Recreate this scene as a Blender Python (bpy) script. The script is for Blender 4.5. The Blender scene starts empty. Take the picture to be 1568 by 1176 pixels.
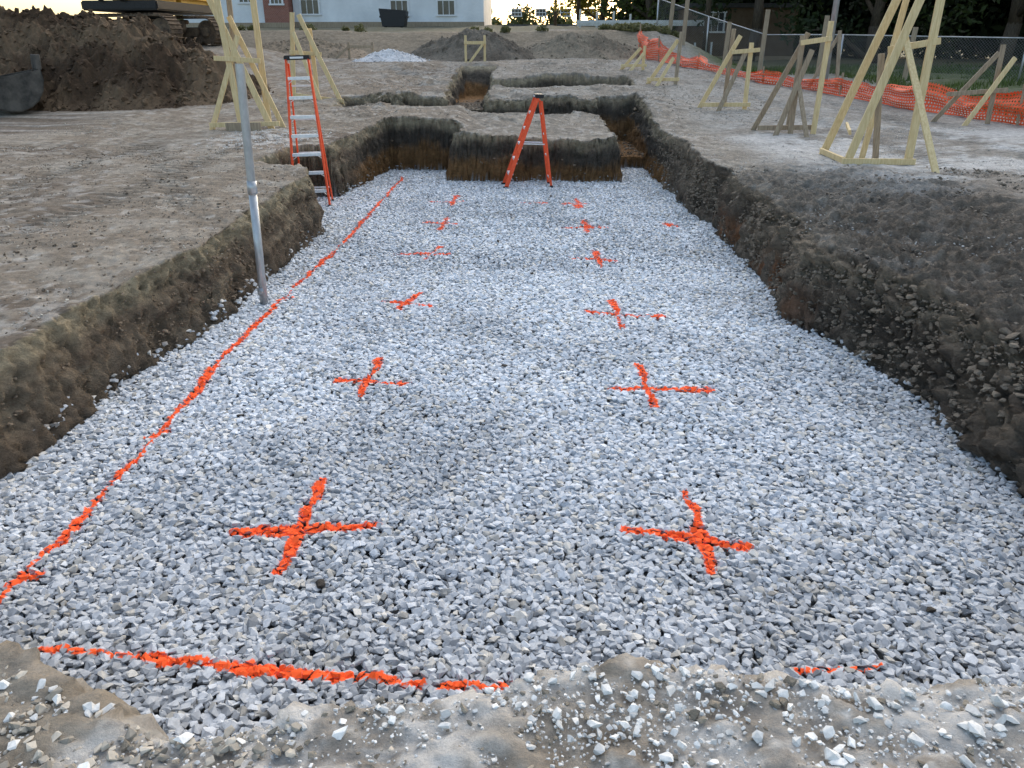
import bpy, bmesh, math, random
import numpy as np
from mathutils import Vector, Matrix, Euler
random.seed(7); rng=np.random.default_rng(7)
scene=bpy.context.scene
# ------------------------------------------------------------------ noise
def _h(ix,iy,iz,seed):
    h=(ix.astype(np.int64)*374761393+iy.astype(np.int64)*668265263+iz.astype(np.int64)*2147483647+seed*974634777)&0xFFFFFFFF
    h=((h^(h>>13))*1274126177)&0xFFFFFFFF
    h=((h^(h>>15))*2246822519)&0xFFFFFFFF
    return ((h^(h>>16))&0xFFFFFF)/float(0xFFFFFF)
def vn(x,y,z=None,seed=0):
    x=np.asarray(x,float); y=np.asarray(y,float)
    x0=np.floor(x);y0=np.floor(y);fx=x-x0;fy=y-y0
    fx=fx*fx*(3-2*fx);fy=fy*fy*(3-2*fy)
    if z is None:
        zz=np.zeros_like(x0)
        a=_h(x0,y0,zz,seed);b=_h(x0+1,y0,zz,seed);c=_h(x0,y0+1,zz,seed);d=_h(x0+1,y0+1,zz,seed)
        return ((a*(1-fx)+b*fx)*(1-fy)+(c*(1-fx)+d*fx)*fy)*2-1
    z=np.asarray(z,float);z0=np.floor(z);fz=z-z0;fz=fz*fz*(3-2*fz)
    r=0
    for k,wz in ((0,1-fz),(1,fz)):
        a=_h(x0,y0,z0+k,seed);b=_h(x0+1,y0,z0+k,seed);c=_h(x0,y0+1,z0+k,seed);d=_h(x0+1,y0+1,z0+k,seed)
        r=r+wz*((a*(1-fx)+b*fx)*(1-fy)+(c*(1-fx)+d*fx)*fy)
    return r*2-1
def fbm(x,y,z=None,s=1.0,o=4,seed=0,g=.5):
    r=0;a=1;t=0
    for i in range(o):
        xr_=x*.8-y*.6+i*3.7;yr_=x*.6+y*.8+i*1.9
        x,y=xr_,yr_
        r=r+a*vn(x*s,y*s,None if z is None else z*s,seed+i*17);t+=a;a*=g;s*=2.03
    return r/t*1.25
def ss(a,b,x):
    t=np.clip((x-a)/(b-a),0,1);return t*t*(3-2*t)
# ------------------------------------------------------------------ materials
def new_mat(name):
    m=bpy.data.materials.new(name);m.use_nodes=True
    nt=m.node_tree;b=nt.nodes['Principled BSDF'];return m,nt,b
def N(nt,t,**k):
    n=nt.nodes.new(t)
    for a,v in k.items(): setattr(n,a,v)
    return n
def noise_mat(name,c1,c2,scale=8,rough=.8,bump=.3,bscale=40,metal=0,coord='Object',stretch=(1,1,1),spec=.3,dist=.02):
    m,nt,b=new_mat(name);L=nt.links.new
    tc=N(nt,'ShaderNodeTexCoord');mp=N(nt,'ShaderNodeMapping');mp.inputs['Scale'].default_value=stretch
    L(tc.outputs[coord],mp.inputs[0])
    n=N(nt,'ShaderNodeTexNoise');n.inputs['Scale'].default_value=scale;n.inputs['Detail'].default_value=5;n.inputs['Roughness'].default_value=.65
    L(mp.outputs[0],n.inputs['Vector'])
    r=N(nt,'ShaderNodeValToRGB');r.color_ramp.elements[0].position=.35;r.color_ramp.elements[1].position=.65
    r.color_ramp.elements[0].color=(*c1,1);r.color_ramp.elements[1].color=(*c2,1)
    L(n.outputs['Fac'],r.inputs[0]);L(r.outputs[0],b.inputs['Base Color'])
    b.inputs['Roughness'].default_value=rough;b.inputs['Metallic'].default_value=metal
    b.inputs['Specular IOR Level'].default_value=spec
    if bump>0:
        n2=N(nt,'ShaderNodeTexNoise');n2.inputs['Scale'].default_value=bscale;n2.inputs['Detail'].default_value=4
        L(mp.outputs[0],n2.inputs['Vector'])
        bp=N(nt,'ShaderNodeBump');bp.inputs['Strength'].default_value=bump;bp.inputs['Distance'].default_value=dist
        L(n2.outputs['Fac'],bp.inputs['Height']);L(bp.outputs[0],b.inputs['Normal'])
    return m
def attr_mat(name,bump=.6,scales=(6,28,120),amp=.35,rough=.95,paint=False,bdist=.03,det=5,zst=1.0,abump=False):
    """base colour from the per-vertex soil colour, broken up by fine procedural noise"""
    m,nt,b=new_mat(name);L=nt.links.new
    at=N(nt,'ShaderNodeAttribute');at.attribute_name='Col'
    g=N(nt,'ShaderNodeNewGeometry')
    pos=g.outputs['Position']
    if zst!=1.0:
        mp=N(nt,'ShaderNodeMapping');mp.inputs['Scale'].default_value=(1,1,zst);L(pos,mp.inputs[0]);pos=mp.outputs[0]
    n1=N(nt,'ShaderNodeTexNoise');n1.inputs['Scale'].default_value=scales[0];n1.inputs['Detail'].default_value=det+1;n1.inputs['Roughness'].default_value=.78
    L(pos,n1.inputs['Vector'])
    mr=N(nt,'ShaderNodeMapRange');mr.inputs[1].default_value=.3;mr.inputs[2].default_value=.7;mr.inputs[3].default_value=1-amp;mr.inputs[4].default_value=1+amp
    L(n1.outputs['Fac'],mr.inputs[0])
    vm=N(nt,'ShaderNodeVectorMath',operation='SCALE');L(at.outputs['Color'],vm.inputs[0]);L(mr.outputs[0],vm.inputs['Scale'])
    last=vm.outputs[0]
    if paint:
        pa=N(nt,'ShaderNodeAttribute');pa.attribute_name='paint'
        ad=N(nt,'ShaderNodeMath',operation='ADD');L(pa.outputs['Fac'],ad.inputs[0]);L(n1.outputs['Fac'],ad.inputs[1])
        sp=N(nt,'ShaderNodeSeparateXYZ');L(g.outputs['Normal'],sp.inputs[0])
        m3=N(nt,'ShaderNodeMapRange');m3.inputs[1].default_value=-.3;m3.inputs[2].default_value=.3;L(sp.outputs['Z'],m3.inputs[0])
        m4=N(nt,'ShaderNodeMapRange');m4.inputs[1].default_value=.8;m4.inputs[2].default_value=.98;L(ad.outputs[0],m4.inputs[0])
        mm=N(nt,'ShaderNodeMath',operation='MULTIPLY');L(m3.outputs[0],mm.inputs[0]);L(m4.outputs[0],mm.inputs[1])
        mx=N(nt,'ShaderNodeMix',data_type='RGBA');L(mm.outputs[0],mx.inputs[0]);L(last,mx.inputs[6]);mx.inputs[7].default_value=(1.0,.12,.025,1)
        last=mx.outputs[2]
    L(last,b.inputs['Base Color'])
    b.inputs['Roughness'].default_value=rough;b.inputs['Specular IOR Level'].default_value=.25
    if bump>0:
        n3=N(nt,'ShaderNodeTexNoise');n3.inputs['Scale'].default_value=scales[1];n3.inputs['Detail'].default_value=det+2;n3.inputs['Roughness'].default_value=.75
        L(pos,n3.inputs['Vector'])
        bp=N(nt,'ShaderNodeBump');bp.inputs['Strength'].default_value=bump;bp.inputs['Distance'].default_value=bdist
        if abump: L(at.outputs['Alpha'],bp.inputs['Strength'])
        L(n3.outputs['Fac'],bp.inputs['Height']);L(bp.outputs[0],b.inputs['Normal'])
    return m
M_soil=attr_mat('soil',bump=1.0,bdist=.12,scales=(7,17),amp=.45,det=7,zst=1.6,abump=True)
M_stone=attr_mat('crushed_limestone',bump=0,scales=(55,90),amp=.16,rough=.85,paint=True,det=2)
M_clod=attr_mat('dirt_clod',bump=.8,scales=(15,40),amp=.25,det=3)
M_pine=noise_mat('pine_lumber',(.60,.44,.22),(.76,.60,.34),scale=7,bump=.15,bscale=30,stretch=(6,6,.6),rough=.7)
M_grey=noise_mat('weathered_lumber',(.25,.19,.13),(.42,.33,.23),scale=7,bump=.2,bscale=30,stretch=(6,6,.6))
M_galv=noise_mat('galvanized_steel',(.36,.37,.38),(.52,.53,.54),scale=12,bump=.05,rough=.42,metal=.6,stretch=(1,1,.4))
M_red=noise_mat('ladder_fiberglass',(.78,.075,.022),(.90,.12,.04),scale=20,bump=.03,rough=.45)
M_alu=noise_mat('aluminium_step',(.66,.67,.68),(.82,.82,.83),scale=20,bump=.05,rough=.4,metal=.2)
M_black=noise_mat('black_plastic',(.015,.015,.017),(.03,.03,.032),scale=20,bump=.05,rough=.5)
M_white=noise_mat('white_label',(.7,.7,.7),(.8,.8,.8),scale=20,bump=0)
M_steel=noise_mat('worn_bucket_steel',(.05,.046,.042),(.13,.115,.10),scale=5,bump=.2,rough=.6,metal=.4)
M_track=noise_mat('muddy_track_steel',(.06,.045,.035),(.20,.14,.09),scale=6,bump=.4,rough=.85)
M_yel=noise_mat('machine_paint_yellow',(.62,.33,.03),(.74,.42,.05),scale=4,bump=.05,rough=.45)
M_glass=noise_mat('dark_glass',(.02,.025,.03),(.05,.06,.07),scale=2,bump=0,rough=.12,spec=.6)
M_bark=noise_mat('bark',(.05,.038,.028),(.11,.085,.06),scale=6,bump=.6,stretch=(4,4,.8))
# ------------------------------------------------------------------ mesh helpers
def mesh_np(name,V,F,mats,col=None,paint=None,smooth=False,extra_loc=None):
    me=bpy.data.meshes.new(name)
    V=np.ascontiguousarray(V,dtype=np.float32);F=np.ascontiguousarray(F,dtype=np.int32)
    k=F.shape[1];nf=len(F)
    me.vertices.add(len(V));me.vertices.foreach_set('co',V.ravel())
    me.loops.add(nf*k);me.loops.foreach_set('vertex_index',F.ravel())
    me.polygons.add(nf);me.polygons.foreach_set('loop_start',np.arange(0,nf*k,k,dtype=np.int32))
    me.polygons.foreach_set('loop_total',np.full(nf,k,dtype=np.int32))
    me.polygons.foreach_set('use_smooth',np.full(nf,smooth,dtype=bool))
    me.update(calc_edges=True)
    if col is not None:
        a=me.color_attributes.new('Col','FLOAT_COLOR','POINT')
        c=np.ones((len(V),4),np.float32);c[:,:col.shape[1]]=col;a.data.foreach_set('color',c.ravel())
    if paint is not None:
        a=me.attributes.new('paint','FLOAT','POINT');a.data.foreach_set('value',np.ascontiguousarray(paint,dtype=np.float32))
    for m in mats: me.materials.append(m)
    ob=bpy.data.objects.new(name,me);scene.collection.objects.link(ob)
    if extra_loc is not None: ob.location=extra_loc
    return ob
class MB:
    """small mesh builder, several boxes / tubes with material slots joined in one mesh"""
    def __init__(s): s.bm=bmesh.new();s.mats=[]
    def mi(s,m):
        if m not in s.mats: s.mats.append(m)
        return s.mats.index(m)
    def member(s,p,q,w,t,m,ref=(0,1,0),bev=0.004):
        p=Vector(p);q=Vector(q);d=(q-p);L=d.length;d.normalize()
        wd=d.cross(Vector(ref))
        if wd.length<1e-3: wd=d.cross(Vector((1,0,0)))
        wd.normalize();td=d.cross(wd).normalized()
        M=Matrix((wd,td,d)).transposed().to_4x4();M.translation=(p+q)/2
        r=bmesh.ops.create_cube(s.bm,size=1,matrix=M@Matrix.Diagonal((w,t,L,1)))
        i=s.mi(m);fs=set(f for v in r['verts'] for f in v.link_faces)
        for f in fs:f.material_index=i
        if bev>0:
            es=list(set(e for f in fs for e in f.edges))
            bmesh.ops.bevel(s.bm,geom=es,offset=bev,segments=1,affect='EDGES',material=-1)
    def box(s,c,size,m,rot=(0,0,0),bev=0):
        M=Matrix.Translation(c)@Euler(rot).to_matrix().to_4x4()@Matrix.Diagonal((*size,1))
        r=bmesh.ops.create_cube(s.bm,size=1,matrix=M);i=s.mi(m)
        fs=set(f for v in r['verts'] for f in v.link_faces)
        for f in fs:f.material_index=i
        if bev>0:
            bmesh.ops.bevel(s.bm,geom=list(set(e for f in fs for e in f.edges)),offset=bev,segments=2,affect='EDGES',material=-1)
    def tube(s,p,q,r1,r2,m,n=16,cap=True):
        p=Vector(p);q=Vector(q);d=q-p;L=d.length
        M=d.to_track_quat('Z','Y').to_matrix().to_4x4();M.translation=(p+q)/2
        r=bmesh.ops.create_cone(s.bm,cap_ends=cap,segments=n,radius1=r1,radius2=r2,depth=L,matrix=M)
        i=s.mi(m)
        for v in r['verts']:
            for f in v.link_faces:
                f.material_index=i
                f.smooth=len(f.verts)==4
    def poly(s,pts,thick,m,axis=Vector((0,1,0))):
        """extruded outline"""
        i=s.mi(m);a=[s.bm.verts.new(Vector(p)-axis*thick/2) for p in pts];b=[s.bm.verts.new(Vector(p)+axis*thick/2) for p in pts]
        n=len(pts);fs=[s.bm.faces.new(a),s.bm.faces.new(b[::-1])]
        for k in range(n): fs.append(s.bm.faces.new((a[k],b[k],b[(k+1)%n],a[(k+1)%n])))
        for f in fs:f.material_index=i
    def obj(s,name,parent=None,loc=None,rot=None):
        bmesh.ops.recalc_face_normals(s.bm,faces=s.bm.faces)
        me=bpy.data.meshes.new(name);s.bm.to_mesh(me);s.bm.free()
        for m in s.mats: me.materials.append(m)
        o=bpy.data.objects.new(name,me);scene.collection.objects.link(o)
        if parent:o.parent=parent
        if loc is not None:o.location=loc
        if rot is not None:o.rotation_euler=rot
        return o
def empty(name,loc=(0,0,0),rot=(0,0,0)):
    e=bpy.data.objects.new(name,None);scene.collection.objects.link(e);e.location=loc;e.rotation_euler=rot;e.empty_display_size=.3;return e
# ------------------------------------------------------------------ terrain
XLy=[-9,0,2,4,5.3,7.5,9.6,11.2,11.7,12.0,13.9,14.15,15.5,17.6,22]
XLx=[-3.3,-3.3,-3.3,-3.23,-3.2,-2.98,-2.95,-2.97,-3.15,-4.0,-4.0,-3.36,-3.15,-2.95,-2.9]
XRy=[-9,2,3.7,5,6.5,7.4,8.8,11.7,15.3,18,22]
XRx=[2.75,2.82,2.95,2.96,2.86,2.54,2.80,2.84,2.70,2.74,2.75]
def xl(y): return np.interp(y,XLy,XLx)+.07*fbm(y,y*0+3,s=1.1,o=5,seed=5,g=.6)
def xr(y): return np.interp(y,XRy,XRx)+.11*fbm(y,y*0+9,s=1.0,o=5,seed=6,g=.6)
def wl(y): return np.interp(y,[0,5,11,12,18],[.20,.22,.17,.16,.16])
def wr(y): return np.interp(y,[0,4,6,8,10,13,16],[.62,.62,.54,.40,.26,.19,.18])
BRx=[-4,-1.63,-1.2,-1.0,-.68,-.46,-.05,.13,.5,.9,1.13,1.6,4]
BRy=[1.86,1.76,1.64,1.51,1.54,1.63,1.69,1.78,1.78,1.70,1.69,1.74,1.90]
def yn(x): return np.interp(x,BRx,BRy)+.26+.07*fbm(x,x*0+4,s=2.5,o=5,seed=8,g=.65)
RUT=[(-5.2,.25,.4,4,16),(-6.9,.25,.4,4,16),(6.1,.4,.3,9,26),(7.8,.4,.3,9,26)]
def ruts(x,y):
    m=np.zeros_like(x)
    for x0,a,f,y0,y1 in RUT:
        m=np.maximum(m,np.exp(-((x-x0+a*np.sin(y*f))/.21)**4)*ss(y0,y0+2,y)*(1-ss(y1-2,y1,y)))
    # one track crossing diagonally on the left
    m=np.maximum(m,np.exp(-((x+3.9+.55*(y-9))/.25)**4)*(x<-3.9)*ss(6,7,y)*(1-ss(14,16,y)))
    return m
def ground(x,y):
    zl=np.interp(y,[-20,0,5,8,11.5,17,20,24,28,31.2,33.8,40,50,90,400],[.82,.80,.75,.78,.90,1.05,1.30,1.68,2.08,2.25,3.15,3.3,3.75,4.2,6])
    zr=np.interp(y,[-20,0,5,8,11.5,17,20,24,28,31.2,33.8,40,50,90,400],[.82,.79,.80,.80,.86,1.0,1.28,1.68,2.08,2.25,3.15,3.3,3.75,4.2,6])
    zf=np.interp(y,[-20,0,5,8,11.5,17,20,24,28,40,60,90,400],[.9,.85,.85,.88,.92,1.0,1.15,1.4,1.6,1.9,2.3,3.2,6])
    a=ss(-1,1,x);z=zl*(1-a)+zr*a
    b=ss(5.0,9.5,x);z=z*(1-b)+zf*b
    z=z+.16*ss(3.6,5.0,x)*(1-ss(9,13,y))
    z=z+.06*fbm(x,y,s=.45,o=3,seed=11)*(.4+.6*ss(3,6,y)+ss(25,60,y)*2)
    z=z+.60*np.exp(-(((x+12.3)/4.0)**4+((y-27.5)/3.0)**4))
    z=z-.14*ss(15.8,16.3,y+.3*fbm(x,y,s=1.3,o=3,seed=12))*(1-ss(19,20,y))*ss(-1.6,-1.2,x)*(1-ss(1.8,2.2,x))
    z=z+.16*np.clip(fbm(x,y,s=1.1,o=4,seed=13),0,1)*ss(17.5,18.5,y)*(1-ss(27,30,y))*ss(-5,-3.5,x)*(1-ss(3,4.5,x))
    return z
def prof(t,k=1.8):
    t=np.clip(t,0,1);return 1-(1-t)**k
def height(x,y,parts=False):
    x=np.asarray(x,float);y=np.asarray(y,float)
    zg=ground(x,y)
    jx=.05*fbm(x,y,s=2.2,o=4,seed=21,g=.6);jy=.05*fbm(x,y,s=2.0,o=4,seed=22,g=.6)
    kx=.16*fbm(x,y,s=1.1,o=5,seed=23,g=.65);ky=.20*fbm(x,y,s=1.2,o=5,seed=24,g=.65)
    def rect(x0,x1,y0,y1,w0,w1,v0,v1,fl,k=1.5,jx=jx,jy=jy):
        t=np.maximum(np.maximum((x0-x+jx)/w0,(x-x1+jx)/w1),np.maximum((y0-y+jy)/v0,(y-y1+jy)/v1))
        return fl+(zg-fl)*prof(t,k)
    XL=xl(y);XR=xr(y);YN=yn(x)
    t=np.maximum(np.maximum((XL-x+jx)/wl(y),(x-XR+jx)/wr(y)),np.maximum((YN-y+jy)/.24,(y-16.0+ky)/.13))
    kk=1.4+1.6*ss(0,1,x)*(1-ss(9,12,y))*ss(2.2,2.6,x)
    z=zg*prof(t,kk)
    z=np.minimum(z,rect(XL,-1.45,12,17.6,wl(y),.13,.4,.15,0,jx=kx,jy=ky))
    z=np.minimum(z,rect(1.98,XR,12,17.9,.13,wr(y),.4,.1,0,jx=jx,jy=ky))
    z=np.minimum(z,rect(1.98,XR,17.6,21.2,.15,.22,.1,.3,.30,jx=jx))
    z=np.minimum(z,rect(-4.2,2.7,19.7,20.8,.6,.3,.35,.22,.55,jx=kx,jy=ky*1.3))
    z=np.minimum(z,rect(-1.95,-1.1,20.3,27.0,.2,.2,.2,.9,1.10,jx=kx))
    z=np.minimum(z,rect(-1.4,2.9,23.4,24.4,.3,.3,.5,.3,1.15,jx=kx,jy=ky*1.3))
    dep=np.clip(1-z/np.maximum(zg,.01),0,1)
    return (z,zg,dep) if parts else z
def seg(*a):
    out=[]
    for i,(p,q,st) in enumerate(a):
        n=max(2,int(round((q-p)/st)));out.append(np.linspace(p,q,n,endpoint=False))
    return np.concatenate(out)
def geo(a,b,n): return a*(b/a)**(np.linspace(0,1,n))
gx=np.concatenate([-geo(9,500,34)[::-1],seg((-8.8,-4.6,.05),(-4.6,-4.2,.03),(-4.2,-3.7,.016),(-3.7,-2.8,.009),(-2.8,2.4,.022),(2.4,3.7,.011),(3.7,5.2,.028),(5.2,8.8,.05)),geo(8.9,500,36)])
gy=np.concatenate([-geo(.6,60,20)[::-1],seg((-.5,.8,.05),(.8,2.4,.011),(2.4,11,.028),(11,14.5,.022),(14.5,15.7,.03),(15.7,18.2,.014),(18.2,19.4,.03),(19.4,21.3,.02),(21.3,28,.045),(28,36,.08)),geo(36.1,700,60)])
X,Y=np.meshgrid(gx,gy)
Z,ZG,DEP=height(X,Y,True)
slope_y,slope_x=np.gradient(Z,gy,gx)
gm=np.sqrt(slope_x**2+slope_y**2);inv=1/np.sqrt(1+gm**2)
NX=-slope_x*inv;NY=-slope_y*inv;NZ=inv
wall=ss(.5,1.6,gm)
near=(1-ss(30,45,Y))*(1-ss(14,25,np.abs(X)))
floor_=(DEP>.985)
onsoil=np.where(floor_,0.0,1.0)
d1=fbm(X,Y,Z*1.6,s=2.2,o=6,seed=31,g=.66);d2=fbm(X,Y,Z*1.3,s=12,o=3,seed=37,g=.7)
rg=1-np.abs(fbm(X,Y,Z*1.6,s=4.5,o=5,seed=41,g=.6))*2
lay=fbm(X*.35,Y*.35,Z*4,s=2.6,o=4,seed=45,g=.6)
cl=np.abs(fbm(X,Y,Z,s=6,o=4,seed=44,g=.6))
bulk=np.clip(ss(2.5,3.2,X)*(1-ss(4.4,6.0,X))*(1-ss(10,13,Y)),0,1)
rimm=(1-ss(2.0,2.3,Y))
RT=ruts(X,Y)*(DEP<.02)
cleat=.5+.5*np.sin(Y*2*np.pi/.17+.8*np.sin(X*3))
amp=.020+.055*wall+.09*bulk+.02*ss(-.2,.4,fbm(X,Y,s=.7,o=2,seed=43))
amp=amp*(1-.5*rimm)
D=(d1*amp+d2*(.014+.036*wall*(1-.5*rimm)+.038*bulk+.012*rimm)+(rg-.5)*(.008+.034*wall+.05*bulk+.006*rimm)*(1-.4*rimm)+(cl-.25)*(.04*wall+.10*bulk+.035*rimm)+lay*.045*wall*(1-rimm)-RT*(.028-.02*cleat))*near*onsoil
V=np.stack([X+NX*D,Y+NY*D,Z+NZ*D],-1).reshape(-1,3)
# soil colour
def mixc(c,new,m):
    return c*(1-m[...,None])+np.array(new)*m[...,None]
n1=fbm(X,Y,s=.5,o=6,seed=51,g=.65);n2=fbm(X,Y,s=2.2,o=5,seed=52,g=.65);n3=fbm(X,Y,s=6,o=4,seed=53,g=.65)
C=np.zeros(X.shape+(3,));C[:]=(.235,.205,.168)
left=1-ss(-3,0,X)
C=mixc(C,(.215,.175,.133),left*.85)
C=mixc(C,(.115,.088,.066),ss(-.05,.4,n1+.4*n2)*.75*left)
C=mixc(C,(.335,.30,.25),ss(.05,.35,n2-.3*n1)*.6)
right=ss(3.3,4.2,X)
C=mixc(C,(.31,.293,.265),right*ss(7.5,9,Y+.8*n1)*(.45+.55*ss(-.2,.2,n2)))
C=mixc(C,(.50,.485,.465),right*ss(8,9.5,Y+n2)*(1-ss(15,19,Y))*ss(3.9,5.0,X+n1)*ss(-.3,.2,n1+.5*n2)*.85)
C=mixc(C,(.155,.135,.115),right*ss(.1,.4,-n1+.3*n3)*.6)
C=mixc(C,(.185,.157,.127),ss(2.9,3.3,X)*(1-ss(5.6,7,X+n2))*(1-ss(8,9.6,Y+n1-.5*(X-4)))*.9)
C=mixc(C,(.30,.28,.25),ss(17,22,Y)*ss(-.2,.3,n2)*.55)
C=mixc(C,(.55,.53,.50),np.exp(-(((X+4.8)/.9)**2+((Y-14.8)/1.3)**2))*ss(-.2,.2,n3)*.9)
C=mixc(C,(.44,.41,.37),ss(.25,.45,n3+.3*n1)*.5*(1-right*.5))
C=C*(1-.30*RT*(1-cleat)+.10*RT*cleat)[...,None]
rim=1-ss(2.0,2.3,Y)
C=mixc(C,(.33,.29,.24),rim*.92)
pal=ss(-.25,.3,n1*.8+.9*n2+.6*ss(.0,1.0,X)-.02)
C=mixc(C,(.58,.555,.52),rim*pal*.9)
C=mixc(C,(.66,.645,.62),rim*ss(.1,.4,n2+.5*n3)*ss(-.4,.4,X)*.8)
C=mixc(C,(.22,.18,.135),rim*ss(.02,.32,n3-n2*.6)*.65)
C=mixc(C,(.25,.21,.16),rim*(1-ss(-1.3,-1.0,X+.3*n2))*.8)
grass=ss(10.5,12.5,X+n2)*ss(14,20,Y)+ss(5.5,8,X)*ss(29,32,Y+n2)
C=mixc(C,(.065,.09,.027),np.clip(grass,0,1)*ss(-.5,.1,n2+.2)*.9)
far=ss(34.5,37,Y+n2)
C=mixc(C,(.15,.14,.085),far*.75)
emb=ss(31,32,Y)*(1-ss(34,35,Y))*(1-ss(4,6,X))
C=mixc(C,(.235,.19,.135),emb*.9)
C=C*(1-.15*ss(20,27,Y))[...,None]
# walls strata
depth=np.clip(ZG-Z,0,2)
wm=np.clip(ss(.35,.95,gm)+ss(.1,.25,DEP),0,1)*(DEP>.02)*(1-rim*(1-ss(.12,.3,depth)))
S=np.zeros_like(C);S[:]=(.255,.197,.138)
vs_=fbm(X*.6,Y*.6,Z*4.0,s=1.6,o=5,seed=78,g=.65)
S=mixc(S,(.36,.295,.21),ss(.05,.35,vs_)*.7)
S=mixc(S,(.145,.108,.078),ss(.02,.3,-vs_)*.8)
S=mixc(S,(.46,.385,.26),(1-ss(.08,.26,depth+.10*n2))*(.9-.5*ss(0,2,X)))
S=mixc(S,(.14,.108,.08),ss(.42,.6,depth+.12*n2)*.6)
S=mixc(S,(.225,.185,.145),ss(1,2,X)*.65)
S=mixc(S,(.115,.092,.072),ss(1,2,X)*ss(.02,.3,-vs_)*.75)
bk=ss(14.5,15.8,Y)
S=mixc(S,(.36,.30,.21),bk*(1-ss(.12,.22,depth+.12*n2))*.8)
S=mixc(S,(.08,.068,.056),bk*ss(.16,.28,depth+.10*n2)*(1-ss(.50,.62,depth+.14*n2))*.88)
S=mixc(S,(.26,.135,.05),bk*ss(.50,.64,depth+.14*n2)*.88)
S=mixc(S,(.31,.14,.065),ss(2,2.5,X)*ss(6.5,8,Y)*(1-ss(10.5,12,Y))*ss(.3,.55,depth)*ss(-.1,.25,n2+.2)*.8)
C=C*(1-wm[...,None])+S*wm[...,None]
C=np.where((floor_&(Y<18))[...,None],np.array([.40,.40,.40]),C)
C=np.clip(C,.01,.9)
BM=np.clip(.5+.5*np.maximum(wm,bulk)+.05*rim*(1-wm),.1,1)*(1-.5*ss(20,40,Y))
C4=np.concatenate([C,BM[...,None]],-1)
ny_,nx_=X.shape;idx=np.arange(nx_*ny_).reshape(ny_,nx_)
F=np.stack([idx[:-1,:-1],idx[:-1,1:],idx[1:,1:],idx[1:,:-1]],-1).reshape(-1,4)
print('terrain',len(F))
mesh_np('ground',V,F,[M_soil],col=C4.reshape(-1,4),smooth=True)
def gz(x,y): return float(height(np.array([x]),np.array([y]))[0])
# ------------------------------------------------------------------ stone scatter
def hulls(n,pts,sc,sd,flat=.06):
    out=[];r=np.random.default_rng(sd)
    for i in range(n):
        bm=bmesh.new()
        p=r.normal(size=(pts,3));p/=np.linalg.norm(p,axis=1)[:,None]
        p=np.sign(p)*np.abs(p)**.75;p*=r.uniform(.8,1.1,(pts,1))
        p*=np.array([1,r.uniform(.6,.9),r.uniform(.38,.6)])*.5*sc
        for q in p: bm.verts.new(q)
        bm.verts.ensure_lookup_table()
        res=bmesh.ops.convex_hull(bm,input=bm.verts)
        bmesh.ops.delete(bm,geom=[v for v in bm.verts if not v.link_faces],context='VERTS')
        bmesh.ops.triangulate(bm,faces=bm.faces)
        bm.verts.index_update()
        vv=np.array([v.co[:] for v in bm.verts]);ff=np.array([[v.index for v in f.verts] for f in bm.faces])
        out.append((vv,ff));bm.free()
    return out
H_near=hulls(24,14,1.0,1);H_far=hulls(10,9,1.0,2)
def rotmats(n,tilt,r):
    a=r.uniform(0,2*np.pi,n);b=r.normal(0,tilt,n);c=r.normal(0,tilt,n)
    ca,sa,cb,sb,cc,sc=np.cos(a),np.sin(a),np.cos(b),np.sin(b),np.cos(c),np.sin(c)
    Rz=np.zeros((n,3,3));Rx=np.zeros((n,3,3));Ry=np.zeros((n,3,3))
    Rz[:,0,0]=ca;Rz[:,0,1]=-sa;Rz[:,1,0]=sa;Rz[:,1,1]=ca;Rz[:,2,2]=1
    Rx[:,0,0]=1;Rx[:,1,1]=cb;Rx[:,1,2]=-sb;Rx[:,2,1]=sb;Rx[:,2,2]=cb
    Ry[:,1,1]=1;Ry[:,0,0]=cc;Ry[:,0,2]=sc;Ry[:,2,0]=-sc;Ry[:,2,2]=cc
    return Rx@Ry@Rz
def build_stones(P,size,col,tilt,hl,r,zs=None):
    n=len(P);R=rotmats(n,tilt,r);kind=r.integers(0,len(hl),n)
    Vs=[];Fs=[];Cs=[];off=0
    for k,(vv,ff) in enumerate(hl):
        s=np.where(kind==k)[0]
        if len(s)==0: continue
        W=np.einsum('nij,vj->nvi',R[s],vv)*size[s][:,None,None]+P[s][:,None,:]
        nv=len(vv)
        Vs.append(W.reshape(-1,3));Fs.append((ff[None]+(np.arange(len(s))*nv)[:,None,None]+off).reshape(-1,3))
        Cs.append(np.repeat(col[s],nv,axis=0));off+=nv*len(s)
    return np.concatenate(Vs),np.concatenate(Fs),np.concatenate(Cs)
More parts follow.
